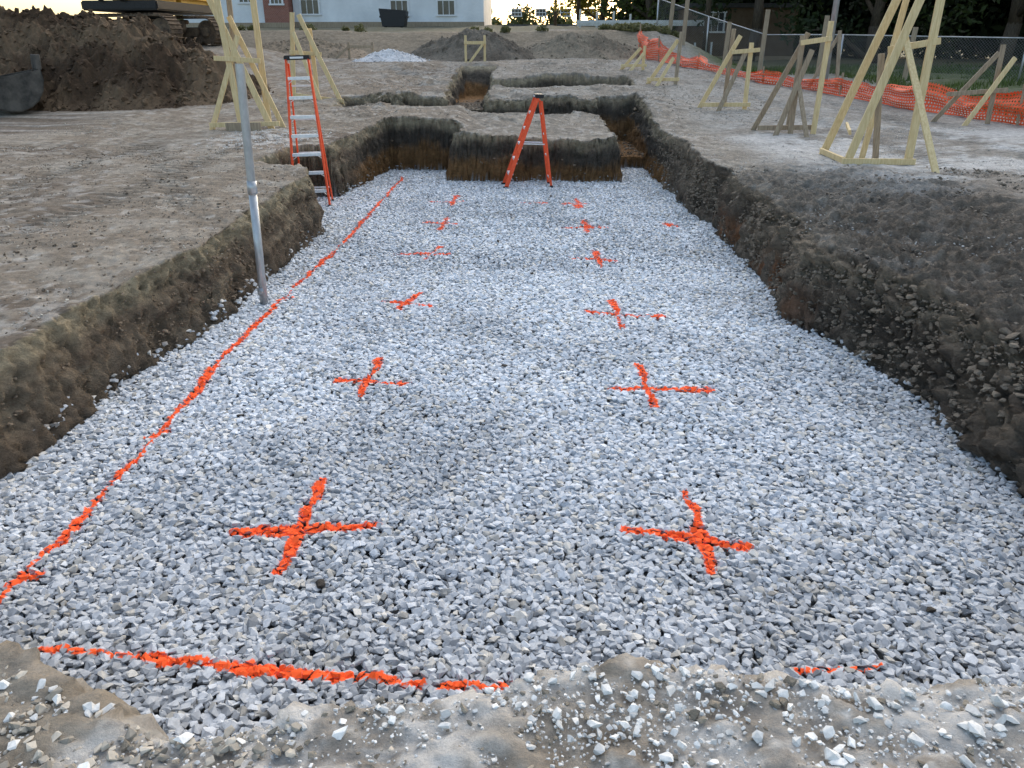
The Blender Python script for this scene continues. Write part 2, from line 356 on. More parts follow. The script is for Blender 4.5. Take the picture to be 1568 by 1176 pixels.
# paint layout --------------------------------------------------
crosses=[
 ((-1.21,3.57),[((-1.60,3.55),(-.83,3.60)),((-1.25,3.20),(-1.215,4.08))],.97,.023),
 ((.985,3.52),[((.57,3.60),(1.22,3.46)),((.965,3.24),(1.005,4.05))],.90,.021),
 ((-1.22,5.68),[((-1.50,5.66),(-.93,5.62)),((-1.25,5.40),(-1.22,6.10))],.86,.027),
 ((1.00,5.6),[((.70,5.56),(1.45,5.52)),((1.0,5.22),(.985,6.02))],.93,.029),
 ((-1.22,7.7),[((-1.53,7.78),(-.95,7.62)),((-1.27,7.5),(-1.1,8.1))],.78,.028),
 ((.955,7.4),[((.68,7.45),(1.38,7.35)),((.96,7.05),(.95,7.8))],.82,.033),
 ((-1.22,9.9),[((-1.68,9.9),(-1.0,9.85)),((-1.27,9.6),(-1.15,10.2))],.64,.034),
 ((.95,9.6),[((.62,9.7),(1.15,9.55)),((.96,9.2),(.95,10.1))],.75,.037),
 ((-1.23,11.7),[((-1.5,11.8),(-1.05,11.75)),((-1.23,11.4),(-1.2,12.1))],.60,.04),
 ((.95,11.5),[((.62,11.55),(1.22,11.5)),((.93,11.2),(.95,12.0))],.66,.042),
 ((-1.24,13.6),[((-1.6,13.6),(-1.05,13.65)),((-1.24,13.2),(-1.22,14.2))],.64,.042),
 ((.94,13.5),[((.72,13.5),(1.1,13.5)),((.94,13.1),(.94,13.9))],.58,.045),
 ((.3,13.6),[((.0,13.6),(.4,13.6))],.45,.04),
 ((2.2,11.8),[((2.1,12.0),(2.3,11.6))],.5,.05),
]
lines=[([(-2.55,2.7),(-2.52,3.4),(-2.53,4.6),(-2.60,6.4),(-2.58,8.0),(-2.50,10),(-2.50,12),(-2.5,14),(-2.52,16.4)],.95,.024),
       ([(-2.12,2.64),(-1.6,2.57),(-.9,2.50),(-.45,2.49)],1.05,.019),([(-.40,2.47),(-.02,2.46)],1.05,.018),([(1.18,2.56),(1.55,2.585)],1.05,.018)]
def dseg(x,y,a,b):
    ax,ay=a;bx,by=b;dx,dy=bx-ax,by-ay
    t=np.clip(((x-ax)*dx+(y-ay)*dy)/(dx*dx+dy*dy),0,1)
    return np.hypot(x-ax-t*dx,y-ay-t*dy)
def pmask(x,y,segs,st,w):
    wx=x+.030*fbm(x,y,s=7,o=2,seed=61);wy=y+.030*fbm(x,y,s=7,o=2,seed=62)
    d=np.min([dseg(wx,wy,a,b) for a,b in segs],axis=0)
    k=w*(1+.7*fbm(x,y,s=3,o=2,seed=63))
    br=.36*fbm(x,y,s=6,o=2,seed=64)
    return np.clip((1.25-d/k*.75)*(st+.0)+br*.8,0,1.0)*(d<k*2.2)
allsegs=[]
for c,s,st,w in crosses: allsegs.append((s,st,w,'spray_paint_cross'))
for pl,st,w in lines: allsegs.append(([(pl[i],pl[i+1]) for i in range(len(pl)-1)],st,w,'spray_paint_line'))
blobs=[(-2.5,3.12),(-2.54,4.75),(-2.5,11.4),(-2.55,7.9)]
allsegs[-4][0].extend([((bx-.05,by-.05),(bx+.06,by+.06)) for bx,by in blobs])
def scatter_pit(y0,y1,dens,smin,smax,hl,layers,seed):
    r=np.random.default_rng(seed);cell=1/math.sqrt(dens);Ps=[];Ss=[]
    for L_ in range(layers):
        xs=np.arange(-4.3,3.3,cell);ys=np.arange(y0,y1,cell)
        gx_,gy_=np.meshgrid(xs,ys);gx_=gx_.ravel()+r.uniform(-.55,.55,gx_.size)*cell;gy_=gy_.ravel()+r.uniform(-.55,.55,gy_.size)*cell
        h,zg,dep=height(gx_,gy_,True)
        edge=np.maximum(.03,.09+.12*fbm(gx_,gy_,s=2.5,o=2,seed=71))
        ok=(h<edge)&(gy_<17.9)
        gx_,gy_,h=gx_[ok],gy_[ok],h[ok]
        s=smin+(smax-smin)*r.beta(2,3.0,len(h))
        und=.026+.024*fbm(gx_,gy_,s=1.2,o=3,seed=72)
        z=h+und+s*.06+L_*.012+r.uniform(-.004,.010,len(h))
        Ps.append(np.stack([gx_,gy_,z],1));Ss.append(s)
    P=np.concatenate(Ps);S_=np.concatenate(Ss);n=len(P)
    base=np.array([.605,.625,.652])
    v=np.clip(r.normal(1,.15,n),.5,1.3)
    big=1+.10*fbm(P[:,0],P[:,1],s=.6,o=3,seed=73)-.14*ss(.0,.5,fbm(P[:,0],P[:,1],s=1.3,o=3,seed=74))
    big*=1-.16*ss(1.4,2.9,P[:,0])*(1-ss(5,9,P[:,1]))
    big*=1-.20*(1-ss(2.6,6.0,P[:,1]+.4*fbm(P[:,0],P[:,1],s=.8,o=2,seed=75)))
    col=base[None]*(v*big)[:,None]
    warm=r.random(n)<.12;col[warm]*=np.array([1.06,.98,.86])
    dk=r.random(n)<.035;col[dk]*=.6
    dirt=ss(.07,.15,P[:,2])*(r.random(n)<.45);col=col*(1-dirt[:,None]*.7)+np.array([.27,.22,.165])*dirt[:,None]*.7
    return P,S_,np.clip(col,.03,.84)
batches=[(1.7,5.2,830,.036,.082,H_near,2,101,.27),(5.2,9.0,620,.040,.084,H_near,2,102,.28),(9.0,18.0,420,.046,.088,H_far,2,103,.28)]
VV=[];FF=[];CC=[];off=0
painted=[[] for _ in allsegs]
for (y0,y1,dn,s0,s1,hl,ly,sd,tl) in batches:
    P,S_,col=scatter_pit(y0,y1,dn,s0,s1,hl,ly,sd);r=np.random.default_rng(sd+5)
    who=np.full(len(P),-1)
    for i,(sg,st,w,nm) in enumerate(allsegs):
        d=np.min([dseg(P[:,0],P[:,1],a,b) for a,b in sg],axis=0)
        who[(d<w*2.4+.06)&(who<0)]=i
    s=who<0
    v,f,c=build_stones(P[s],S_[s],col[s],tl,hl,r);VV.append(v);FF.append(f+off);CC.append(c);off+=len(v)
    for i in range(len(allsegs)):
        s=who==i
        if s.any(): painted[i].append(build_stones(P[s],S_[s],col[s],tl,hl,r))
VV=np.concatenate(VV);FF=np.concatenate(FF);CC=np.concatenate(CC)
print('gravel tris',len(FF))
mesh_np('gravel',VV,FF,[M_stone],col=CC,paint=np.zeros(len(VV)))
for i,(sg,st,w,nm) in enumerate(allsegs):
    if not painted[i]: continue
    o=0;a=[];b=[];c=[]
    for v,f,cc in painted[i]: a.append(v);b.append(f+o);c.append(cc);o+=len(v)
    a=np.concatenate(a);b=np.concatenate(b);c=np.concatenate(c)
    pm=pmask(a[:,0],a[:,1],sg,st,w);ctr=a.mean(0);ctr[2]=0
    mesh_np(nm,a-ctr,b,[M_stone],col=c,paint=pm,extra_loc=ctr)
# loose stones on the soil -----------------------------------
def scat(n,xr_,yr_,dens=None,seed=1):
    r=np.random.default_rng(seed);x=r.uniform(*xr_,n);y=r.uniform(*yr_,n)
    if dens is not None:
        k=r.random(n)<dens(x,y);x,y=x[k],y[k]
    return x,y
Vl=[];Fl=[];Cl=[];off=0
def add_l(x,y,s,col,seed,hl=H_near,tilt=.3,maxd=.35,emb=.12):
    global off
    h,zg,dep=height(x,y,True);k=dep<maxd
    x,y,h,s,col=x[k],y[k],h[k],s[k],col[k]
    v,f,c=build_stones(np.stack([x,y,h+s*emb],1),s,col,tilt,hl,np.random.default_rng(seed))
    Vl.append(v);Fl.append(f+off);Cl.append(c);off+=len(v)
def pc(n,r,lo=.7,hi=1.2,base=(.64,.63,.605)): return np.array(base)[None]*r.uniform(lo,hi,(n,1))
r=np.random.default_rng(55)
dfun=lambda x,y: np.clip(.55+1.3*fbm(x,y,s=1.6,o=3,seed=81),.10,1)
x,y=scat(34000,(-2.8,2.8),(.7,2.3),dfun,2);add_l(x,y,.004+.018*r.beta(1.2,3,len(x)),pc(len(x),r,.6,1.2),3,maxd=.8,emb=.35)
x,y=scat(6500,(-2.6,2.8),(.8,2.3),lambda x,y:np.clip(.22+1.4*fbm(x,y,s=1.3,o=3,seed=83)+.4*(np.abs(x-.7)<.8)*(y>1.5)+.3*(y>1.55)*(x>-.8),.02,1),4);add_l(x,y,.016+.036*r.beta(1.0,3.5,len(x)),pc(len(x),r,.75,1.25),5,maxd=.8,emb=.35)
x,y=scat(900,(-2.4,2.4),(.9,2.25),lambda x,y:np.clip(.3+1.2*fbm(x,y,s=1.1,o=3,seed=89)+.5*(y>1.5),.03,1),64);add_l(x,y,.035+.032*r.beta(1.2,2.5,len(x)),pc(len(x),r,.85,1.25),65,maxd=.8,emb=.3)
x,y=scat(3600,(-3,-.6),(.8,2.2),None,24);add_l(x,y,.012+.045*r.beta(1.2,3,len(x)),pc(len(x),r,.5,1.3,base=(.42,.375,.31)),25,maxd=.8,emb=.3)
x,y=scat(9000,(-3,3),(.8,2.2),lambda x,y:np.clip(.3+1.2*fbm(x,y,s=2,o=3,seed=88),.05,1),44);add_l(x,y,.008+.032*r.beta(1.2,4,len(x)),pc(len(x),r,.5,1.3,base=(.40,.355,.295)),45,maxd=.8,emb=.3)
x,y=scat(40000,(-11,-3.0),(3,24),lambda x,y:np.clip(.25+1.2*fbm(x,y,s=.9,o=3,seed=84),.02,1),6);add_l(x,y,.008+.05*r.beta(1.0,5,len(x)),pc(len(x),r,.6,1.25,base=(.41,.375,.32)),7,hl=H_far)
x,y=scat(46000,(2.9,11),(3,24),lambda x,y:np.clip(.3+1.2*fbm(x,y,s=.9,o=3,seed=85),.02,1),8);add_l(x,y,.008+.05*r.beta(1.0,5,len(x)),pc(len(x),r,.6,1.25,base=(.44,.425,.40)),9,hl=H_far)
x,y=scat(9000,(-6,6),(18,30),None,46);add_l(x,y,.015+.08*r.beta(1.0,5,len(x)),pc(len(x),r,.5,1.3,base=(.34,.305,.255)),47,hl=H_far)
x,y=scat(2500,(-5.8,-3.6),(13.2,16.8),lambda x,y:np.exp(-(((x+4.8)/.8)**2+((y-14.9)/1.1)**2)),10);add_l(x,y,.02+.04*r.beta(1.0,3,len(x)),pc(len(x),r,base=(.60,.58,.55)),11,hl=H_far)
vl=np.concatenate(Vl);mesh_np('loose_stones',vl,np.concatenate(Fl),[M_stone],col=np.clip(np.concatenate(Cl),.02,.8),paint=np.zeros(len(vl)))
# dirt clods -------------------------------------------------
Vl=[];Fl=[];Cl=[];off=0
br=(.235,.18,.128);gr=(.205,.168,.13)
yy=r.uniform(2.4,17,5200);s_=r.beta(1,4,5200);x=xl(yy)-r.uniform(-.12,.12,5200);add_l(x,yy,.015+.08*s_,pc(5200,r,.6,1.3,br),21,maxd=2,emb=.2)
yy=r.uniform(2.4,17,9000);s_=r.beta(1,4,9000);x=xr(yy)+r.uniform(-.16,.55,9000)*np.clip(wr(yy),.25,1);add_l(x,yy,.015+.12*s_,pc(9000,r,.6,1.3,gr),22,maxd=2,emb=.2)
x,y=scat(8000,(2.9,6.5),(3,12),lambda x,y:np.clip(.4+1.2*fbm(x,y,s=1.2,o=3,seed=86),.02,1),26);add_l(x,y,.012+.11*r.beta(1,6,len(x)),pc(len(x),r,.7,1.3,(.21,.178,.143)),27,maxd=2,emb=.1)
x,y=scat(8000,(-9,-3),(3,14),None,28);add_l(x,y,.01+.07*r.beta(1,6,len(x)),pc(len(x),r,.7,1.3,(.21,.168,.128)),29,maxd=2,emb=.1)
x,y=scat(4500,(-3.5,3),(15.9,24),lambda x,y:(height(x,y,True)[2]>.03)*1.0,30);add_l(x,y,.02+.14*r.beta(1,4,len(x)),pc(len(x),r,.6,1.2,br),31,maxd=2,emb=.15)
x,y=scat(2200,(-2.8,2.8),(.8,2.3),None,34);add_l(x,y,.01+.045*r.beta(1,4,len(x)),pc(len(x),r,.6,1.2,(.33,.285,.225)),35,maxd=.9,emb=.3)
dk=np.array([(-2.05,5.0),(-.15,6.0),(-.2,12.4),(1.95,2.95),(-1.0,3.1),(-2.1,16.2),(1.75,15.2),(.5,14.2),(-.35,10.6),(.1,8.9)])  # dark lumps stand in for the shade in small gravel holes
add_l(dk[:,0],dk[:,1],np.full(len(dk),.065),pc(len(dk),r,.4,.7,(.14,.12,.10)),33,maxd=2,emb=.95)
mesh_np('dirt_clods',np.concatenate(Vl),np.concatenate(Fl),[M_clod],col=np.concatenate(Cl))
# ------------------------------------------------------------------ piles
def mound(name,cx,cy,rx,ry,hh,c1,c2,res=.05,seed=1,rough=.16,ext=None,clods=0,big=.25):
    R=1.15;xs=np.arange(-rx*R,rx*R,res);ys=np.arange(-ry*R,ry*R,res);A,B=np.meshgrid(xs,ys)
    wx=A+.35*fbm(A+cx,B+cy,s=.6,o=3,seed=seed)*rx*.35;wy=B+.35*fbm(A+cx,B+cy,s=.6,o=3,seed=seed+9)*ry*.35
    d=np.sqrt((wx/rx)**2+(wy/ry)**2)
    h=hh*np.clip(1-d,-.3,1);h=np.minimum(h,hh*.82+.18*(h-hh*.82))
    if ext is not None: h=ext(A,B,h)
    gb=ground(A+cx,B+cy)
    z=h+rough*fbm(A,B,s=1.6,o=6,seed=seed+3,g=.68)*np.clip(h*2,0,1)+.07*fbm(A,B,s=8,o=3,seed=seed+4,g=.7)*np.clip(h*3,0,1)-.06
    W=np.stack([A+cx,B+cy,z+gb],-1)
    nn=fbm(A,B,s=1.1,o=5,seed=seed+6,g=.65)
    c=np.array(c1)[None,None]*(1-ss(-.3,.4,nn)[...,None])+np.array(c2)[None,None]*ss(-.3,.4,nn)[...,None]
    a,b=A.shape;ix=np.arange(a*b).reshape(a,b);f=np.stack([ix[:-1,:-1],ix[:-1,1:],ix[1:,1:],ix[1:,:-1]],-1).reshape(-1,4)
    v=W.reshape(-1,3);ctr=np.array([cx,cy,gz(cx,cy)]);c=c.reshape(-1,3)
    if clods:
        rr=np.random.default_rng(seed);k=rr.integers(0,len(v),clods);s=.04+big*rr.beta(1,6,clods)
        keep=(h.reshape(-1)[k]>-.05);k=k[keep];s=s[keep]
        hv,hf,hc=build_stones(v[k]+np.array([0,0,.01]),s,c[k]*rr.uniform(.7,1.25,(len(k),1)),.6,H_near,rr)
        f3=np.concatenate([f[:,[0,1,2]],f[:,[0,2,3]],hf+len(v)]);v=np.concatenate([v,hv]);c=np.concatenate([c,hc]);f=f3
    return mesh_np(name,v-ctr,f,[M_clod],col=np.clip(c,.02,.9),smooth=False,extra_loc=ctr)
def pext(A,B,h):
    d=np.sqrt((np.clip(np.abs(A+2.2)-2.6,0,9)/4.3)**2+(B/3.0)**2)
    q=2.35*np.clip(1-d,-.3,1);return np.minimum(q,1.75+.25*(q-1.75))
mound('dirt_pile',-11.4,21.6,7.0,3.2,2.3,(.068,.043,.026),(.155,.106,.066),seed=3,ext=pext,clods=8000,rough=.5,big=.42)
mound('dirt_mound',-2.0,31.3,2.7,1.6,1.15,(.10,.083,.065),(.165,.143,.115),seed=13,clods=300)
mound('dirt_mound',2.2,31.6,2.6,1.4,.75,(.17,.14,.105),(.24,.20,.15),seed=14,clods=300)
mound('gravel_pile',-4.7,29.4,1.5,.9,.42,(.50,.50,.51),(.62,.62,.63),seed=15,clods=300)
mound('dirt_mound',-8.4,31.2,3.0,1.4,.7,(.20,.16,.115),(.28,.22,.16),seed=16,clods=300)
# ------------------------------------------------------------------ galvanised pole
b=MB();b.tube((-2.74,7.75,-.15),(-2.70,7.75,1.24),.041,.041,M_galv,24);b.tube((-2.702,7.75,1.18),(-2.697,7.75,1.31),.048,.048,M_galv,24)
b.tube((-2.70,7.75,1.3),(-2.665,7.75,2.38),.041,.041,M_galv,24,cap=False);b.tube((-2.667,7.75,2.34),(-2.665,7.75,2.382),.036,.036,M_black,24)  # black plug paints the dark hollow of the open pipe
b.tube((-2.742,7.75,.14),(-2.74,7.75,.22),.046,.046,M_galv,24)
b.obj('steel_pole')
# ------------------------------------------------------------------ ladders
def ladder(loc,rz,h,wb,wt,sf,sb,nst,lean=0):
    e=empty('step_ladder',loc,(0,lean,rz))
    A=MB()
    f0=[Vector((sx*wb/2,-sf,0)) for sx in (-1,1)];f1=[Vector((sx*wt/2,0,h)) for sx in (-1,1)]
    for p,q in zip(f0,f1): A.member(p,q,.03,.075,M_red,ref=(0,1,0),bev=.003)
    for p in f0: A.box(p+Vector((0,0,.03)),(.042,.09,.06),M_black,bev=.005)
    A.obj('front_rails',e)
    A=MB()
    for sx in (-1,1):
        A.member((sx*wb*.44,sb,0),(sx*wt*.46,.07,h-.08),.025,.045,M_red,bev=.003);A.box((sx*wb*.44,sb,.03),(.036,.055,.06),M_black)
    A.obj('rear_rails',e)
    A=MB()
    for k in range(1,nst+1):
        t=k/(nst+1);w=wb+(wt-wb)*t;y=-sf*(1-t);z=h*t
        A.box((0,y+.01,z),(w-.03,.085,.028),M_alu,bev=.004);A.box((0,y-.03,z-.012),(w-.03,.008,.045),M_alu)
        A.member((-w/2+.01,y+.02,z-.09),(-w/2+.10,y+.02,z-.02),.012,.012,M_alu,bev=0);A.member((w/2-.01,y+.02,z-.09),(w/2-.10,y+.02,z-.02),.012,.012,M_alu,bev=0)
    A.obj('steps',e)
    A=MB()
    for k in (.12,.38,.62,.85):
        w=(wb*.88)*(1-k)+(wt*.92)*k;A.box((0,sb*(1-k)+.07*k,(h-.08)*k),(w,.012,.03),M_alu)
    A.obj('rear_braces',e)
    A=MB()
    for sx in (-1,1): A.member((sx*.44*(wb+wt)/2,-sf*.5,h*.5),(sx*.42*(wb+wt)/2,sb*.5,h*.49),.006,.022,M_alu,bev=0)
    A.obj('spreaders',e)
    A=MB();A.box((0,.03,h+.005),(wt+.06,.16,.07),M_black,bev=.012);A.box((0,-.053,h+.005),(wt*.6,.004,.03),M_white);A.obj('top_cap',e)
    return e
ladder((-3.64,13.55,.0),math.radians(4),2.38,.60,.36,.30,.22,7,lean=math.radians(-1.5))
ladder((.24,15.45,.02),math.radians(-84),1.68,.50,.32,.62,.28,5)
# ------------------------------------------------------------------ batter boards
def frame(mems,name='batter_board',loc=None):
    b=MB();c=Vector((0,0,0));k=0
    for m in mems:
        p,q=Vector(m[0]),Vector(m[1]);c+=p+q;k+=2
    c/=k;c.z=gz(c.x,c.y)
    for m in mems:
        mat=m[2] if len(m)>2 else M_pine;w=m[3] if len(m)>3 else .09;rf=m[4] if len(m)>4 else (0,1,0)
        b.member(Vector(m[0])-c,Vector(m[1])-c,w,.038,mat,ref=rf)
    return b.obj(name,loc=c)
g=lambda x,y,d=-.1:(x,y,gz(x,y)+d)
P_=M_pine;G_=M_grey
def lo(x,y,h): return (x,y,gz(x,y)+h)
# E (right, nearest)
frame([(g(4.93,13.3),(5.62,12.6,3.75),P_,.12),(g(4.86,12.1),(5.62,12.25,3.2),P_,.12),
 (g(5.86,12.2),(5.92,12.3,3.85),P_,.12),(g(5.72,10.95),(5.50,12.35,2.75),P_,.09),(g(5.48,13.0),(5.72,12.85,3.6),P_,.09),
 (lo(4.80,12.05,.05),lo(5.95,12.15,.05),P_,.09),(lo(4.9,13.25,.06),lo(4.84,12.1,.06),P_,.09),(lo(5.5,12.5,.0),(5.3,12.5,2.45),G_,.09),
 ((5.35,12.42,2.5),(6.0,12.22,2.62),P_,.09),((4.95,12.3,1.35),(5.2,13.1,1.4),P_,.07)])
# D
frame([(g(4.68,16.7),(5.45,16.3,2.8),G_,.10),(g(4.95,16.0),(5.5,16.1,2.5),G_,.10),(g(5.75,16.1),(5.82,16.2,3.0),P_,.10),
 (g(5.30,16.1),(5.32,16.2,2.75),G_,.10),(g(5.5,15.6),(5.3,16.2,2.1),G_,.08),(lo(4.7,16.3,.10),lo(5.8,16.15,.12),G_,.09),(g(5.55,17.1),(5.6,17,2.6),G_,.08),
 ((5.25,16.05,2.62),(5.85,16.12,2.7),P_,.09)])
# C
frame([(g(4.15,19.6),(4.95,19.4,2.8),P_,.10),(g(4.5,19.1),(5.1,19.3,2.5),G_,.10),(g(5.2,19.3),(5.22,19.4,2.65),P_,.10),
 (g(4.85,19.9),(4.88,19.8,2.95),G_,.10),(lo(4.2,19.3,.12),lo(5.3,19.2,.12),P_,.09),((4.75,19.25,2.45),(5.4,19.3,2.5),P_,.09)])
# B
frame([(g(3.42,23.3),(4.2,23.1,2.75),P_,.10),(g(3.6,22.8),(4.1,23,2.3),P_,.09),(g(4.2,23),(4.28,23.1,2.95),G_,.10),(lo(3.4,23,.15),lo(4.3,23,.15),P_,.09)])
# A
frame([(g(2.97,26.2),(3.6,26,2.55),P_,.09),(g(3.2,25.7),(3.68,25.9,2.4),P_,.09),(g(3.7,26),(3.72,26,2.62),P_,.09),(lo(3.0,25.9,.15),lo(3.8,25.9,.15),P_,.08)])
# F
frame([(g(8.9,17.9),(9.9,17.6,2.45),G_,.10),(g(9.3,17.3),(10.2,17.5,2.35),P_,.10),(g(10.0,17.6),(9.95,17.6,2.6),G_,.10),(lo(9.0,17.6,.6),lo(10.2,17.5,.7),G_,.09)])
# G (left tall)
frame([(g(-6.35,16.2),(-5.6,16.4,2.75),P_,.10),(g(-5.72,16.3),(-5.95,16.4,3.9),P_,.12),(g(-5.05,16.2),(-6.25,16.5,3.8),P_,.12),(g(-5.35,16.9),(-5.35,16.8,3.9),P_,.12),
 (g(-4.9,16.5),(-5.8,16.6,3.1),P_,.10),(lo(-6.3,16.1,.10),lo(-4.9,16.15,.10),P_,.09),(g(-5.95,17.0),(-5.85,16.9,3.7),G_,.10),
 ((-6.1,16.3,2.35),(-5.2,16.35,2.3),P_,.09),(lo(-5.9,15.9,.05),lo(-5.2,15.9,.05),G_,.2)])
# H
frame([(g(-5.95,21.0),(-5.75,21,3.35),P_,.11),(g(-4.6,20.8),(-5.6,21,3.3),P_,.11),(g(-5.1,20.5),(-5.75,20.9,2.9),P_,.10),(g(-5.35,21.2),(-5.4,21.2,3.0),P_,.1),
 (lo(-5.9,20.8,.12),lo(-4.6,20.75,.12),P_,.09),((-5.9,20.95,2.45),(-5.1,20.95,2.4),P_,.09)])
# J and I small far ones
frame([(g(-2.0,28.5),(-2.0,28.5,2.95),P_,.08),(g(-1.35,28.5),(-1.35,28.5,2.95),P_,.08),((-2.05,28.45,2.72),(-1.3,28.45,2.72),P_,.1),(g(-1.95,28.4),(-1.4,28.4,2.68),P_,.08)])
frame([(g(-6.3,30),(-6.3,30,2.75),G_,.09),(g(-5.45,30),(-5.45,30,2.75),G_,.09),((-6.35,29.95,2.6),(-5.4,29.95,2.6),G_,.1),(g(-6.9,29.9),(-6.3,29.95,2.6),G_,.08)])
frame([(g(8.2,24),(8.9,24,2.9),G_,.09),(g(9.0,23.8),(8.9,24,3.0),G_,.1),(lo(8.2,24,.2),lo(9.0,24,.2),G_,.08)])
# ------------------------------------------------------------------ safety netting
def net_mat():
    m,nt,b=new_mat('orange_plastic_netting');L=nt.links.new
    uv=N(nt,'ShaderNodeUVMap');sp=N(nt,'ShaderNodeSeparateXYZ');L(uv.outputs[0],sp.inputs[0])
    res=[]
    for o,sc in (('X',14),('Y',14)):
        a=N(nt,'ShaderNodeMath',operation='MULTIPLY');a.inputs[1].default_value=sc;L(sp.outputs[o],a.inputs[0])
        f=N(nt,'ShaderNodeMath',operation='FRACT');L(a.outputs[0],f.inputs[0])
        gt=N(nt,'ShaderNodeMath',operation='GREATER_THAN');gt.inputs[1].default_value=.5;L(f.outputs[0],gt.inputs[0]);res.append(gt)
    mu=N(nt,'ShaderNodeMath',operation='MULTIPLY');L(res[0].outputs[0],mu.inputs[0]);L(res[1].outputs[0],mu.inputs[1])
    sb=N(nt,'ShaderNodeMath',operation='SUBTRACT');sb.inputs[0].default_value=1;L(mu.outputs[0],sb.inputs[1]);L(sb.outputs[0],b.inputs['Alpha'])
    b.inputs['Base Color'].default_value=(.88,.12,.035,1);b.inputs['Roughness'].default_value=.6
    return m
M_net=net_mat()
path=[(4.3,31.5),(4.45,29.5),(5.2,26.8),(6.6,24.8),(8.1,23.0),(9.2,20.6),(10.0,18.6),(10.7,17.0),(11.9,14.0),(13.4,10.5)]
hts=[1.0,.8,.36,.34,.40,.60,.66,.72,.8,.9]
pa=np.array(path);sl=np.r_[0,np.cumsum(np.hypot(*np.diff(pa,axis=0).T))]
su=np.arange(0,sl[-1],.06);px=np.interp(su,sl,pa[:,0]);py=np.interp(su,sl,pa[:,1]);ph=np.interp(su,sl,hts)
nv=12;vs=np.linspace(0,1,nv);A,B=np.meshgrid(su,vs)
sag=.14*np.abs(np.sin(A*1.2))+.10*fbm(A,A*0,s=1.2,o=3,seed=3)
fold=.16*fbm(A,B*3,s=1.6,o=4,seed=4)
gzz=height(px,py)
NXm=px[None]+fold;NYm=py[None]+fold*.6;NZm=gzz[None]+.01+B*(ph[None]-sag)
ix=np.arange(A.size).reshape(A.shape);f=np.stack([ix[:-1,:-1],ix[:-1,1:],ix[1:,1:],ix[1:,:-1]],-1).reshape(-1,4)
nf=empty('safety_fence',(px[0],py[0],0))
V_=np.stack([NXm,NYm,NZm],-1).reshape(-1,3)-np.array([px[0],py[0],0])
net=mesh_np('netting',V_,f,[M_net],smooth=True);net.parent=nf
uvl=net.data.uv_layers.new(name='UVMap');UVv=np.stack([A,B*np.broadcast_to(ph,A.shape)],-1).reshape(-1,2)
uvl.data.foreach_set('uv',UVv[f.ravel()].astype(np.float32).ravel())
b=MB()
for k,s in enumerate(np.arange(.1,sl[-1],2.6)):
    x_=float(np.interp(s,sl,pa[:,0]));y_=float(np.interp(s,sl,pa[:,1]));h_=float(np.interp(s,sl,hts))
    z_=gz(x_,y_);b.member((x_-px[0],y_-py[0],z_-.1),(x_-px[0]+random.uniform(-.06,.06),y_-py[0],z_+h_+.12),.045,.045,M_grey)
b.obj('posts',nf)
# ------------------------------------------------------------------ chain-link fence
def chain_mat():
    m,nt,b=new_mat('chain_link_mesh');L=nt.links.new
    uv=N(nt,'ShaderNodeUVMap');sp=N(nt,'ShaderNodeSeparateXYZ');L(uv.outputs[0],sp.inputs[0])
    outs=[]
    for op in ('ADD','SUBTRACT'):
        a=N(nt,'ShaderNodeMath',operation=op);L(sp.outputs['X'],a.inputs[0]);L(sp.outputs['Y'],a.inputs[1])
        c=N(nt,'ShaderNodeMath',operation='MULTIPLY');c.inputs[1].default_value=11;L(a.outputs[0],c.inputs[0])
        f=N(nt,'ShaderNodeMath',operation='FRACT');L(c.outputs[0],f.inputs[0])
        l=N(nt,'ShaderNodeMath',operation='LESS_THAN');l.inputs[1].default_value=.08;L(f.outputs[0],l.inputs[0]);outs.append(l)
    mx=N(nt,'ShaderNodeMath',operation='MAXIMUM');L(outs[0].outputs[0],mx.inputs[0]);L(outs[1].outputs[0],mx.inputs[1]);L(mx.outputs[0],b.inputs['Alpha'])
    b.inputs['Base Color'].default_value=(.22,.22,.22,1);b.inputs['Metallic'].default_value=.5;b.inputs['Roughness'].default_value=.5
    return m
M_chain=chain_mat()
cf=empty('chain_link_fence',(0,0,0));b=MB();cp=[(5.6,36),(9,31.5),(13,28.5),(18,25),(26,20),(34,15)]
ca=np.array(cp);cs=np.r_[0,np.cumsum(np.hypot(*np.diff(ca,axis=0).T))]
Vc=[];Fc=[];Uc=[];prev=None
for k,s in enumerate(np.arange(0,cs[-1],2.8)):
    x_=float(np.interp(s,cs,ca[:,0]));y_=float(np.interp(s,cs,ca[:,1]));z_=gz(x_,y_);top=z_+1.3
    b.tube((x_,y_,z_-.1),(x_,y_,top),.032,.032,M_galv,10)
    if prev: 
        b.tube((prev[0],prev[1],prev[2]+1.28),(x_,y_,top-.02),.018,.018,M_galv,8)
        n0=len(Vc);Vc+=[(prev[0],prev[1],prev[2]),(x_,y_,z_),(x_,y_,top-.03),(prev[0],prev[1],prev[2]+1.27)];Fc.append((n0,n0+1,n0+2,n0+3));Uc+=[(s-2.8,0),(s,0),(s,1.27),(s-2.8,1.27)]
    prev=(x_,y_,z_)
b.obj('posts_and_rail',cf)
o=mesh_np('wire_mesh',np.array(Vc),np.array(Fc),[M_chain]);o.parent=cf
u=o.data.uv_layers.new(name='UVMap');u.data.foreach_set('uv',np.array(Uc,np.float32).ravel())
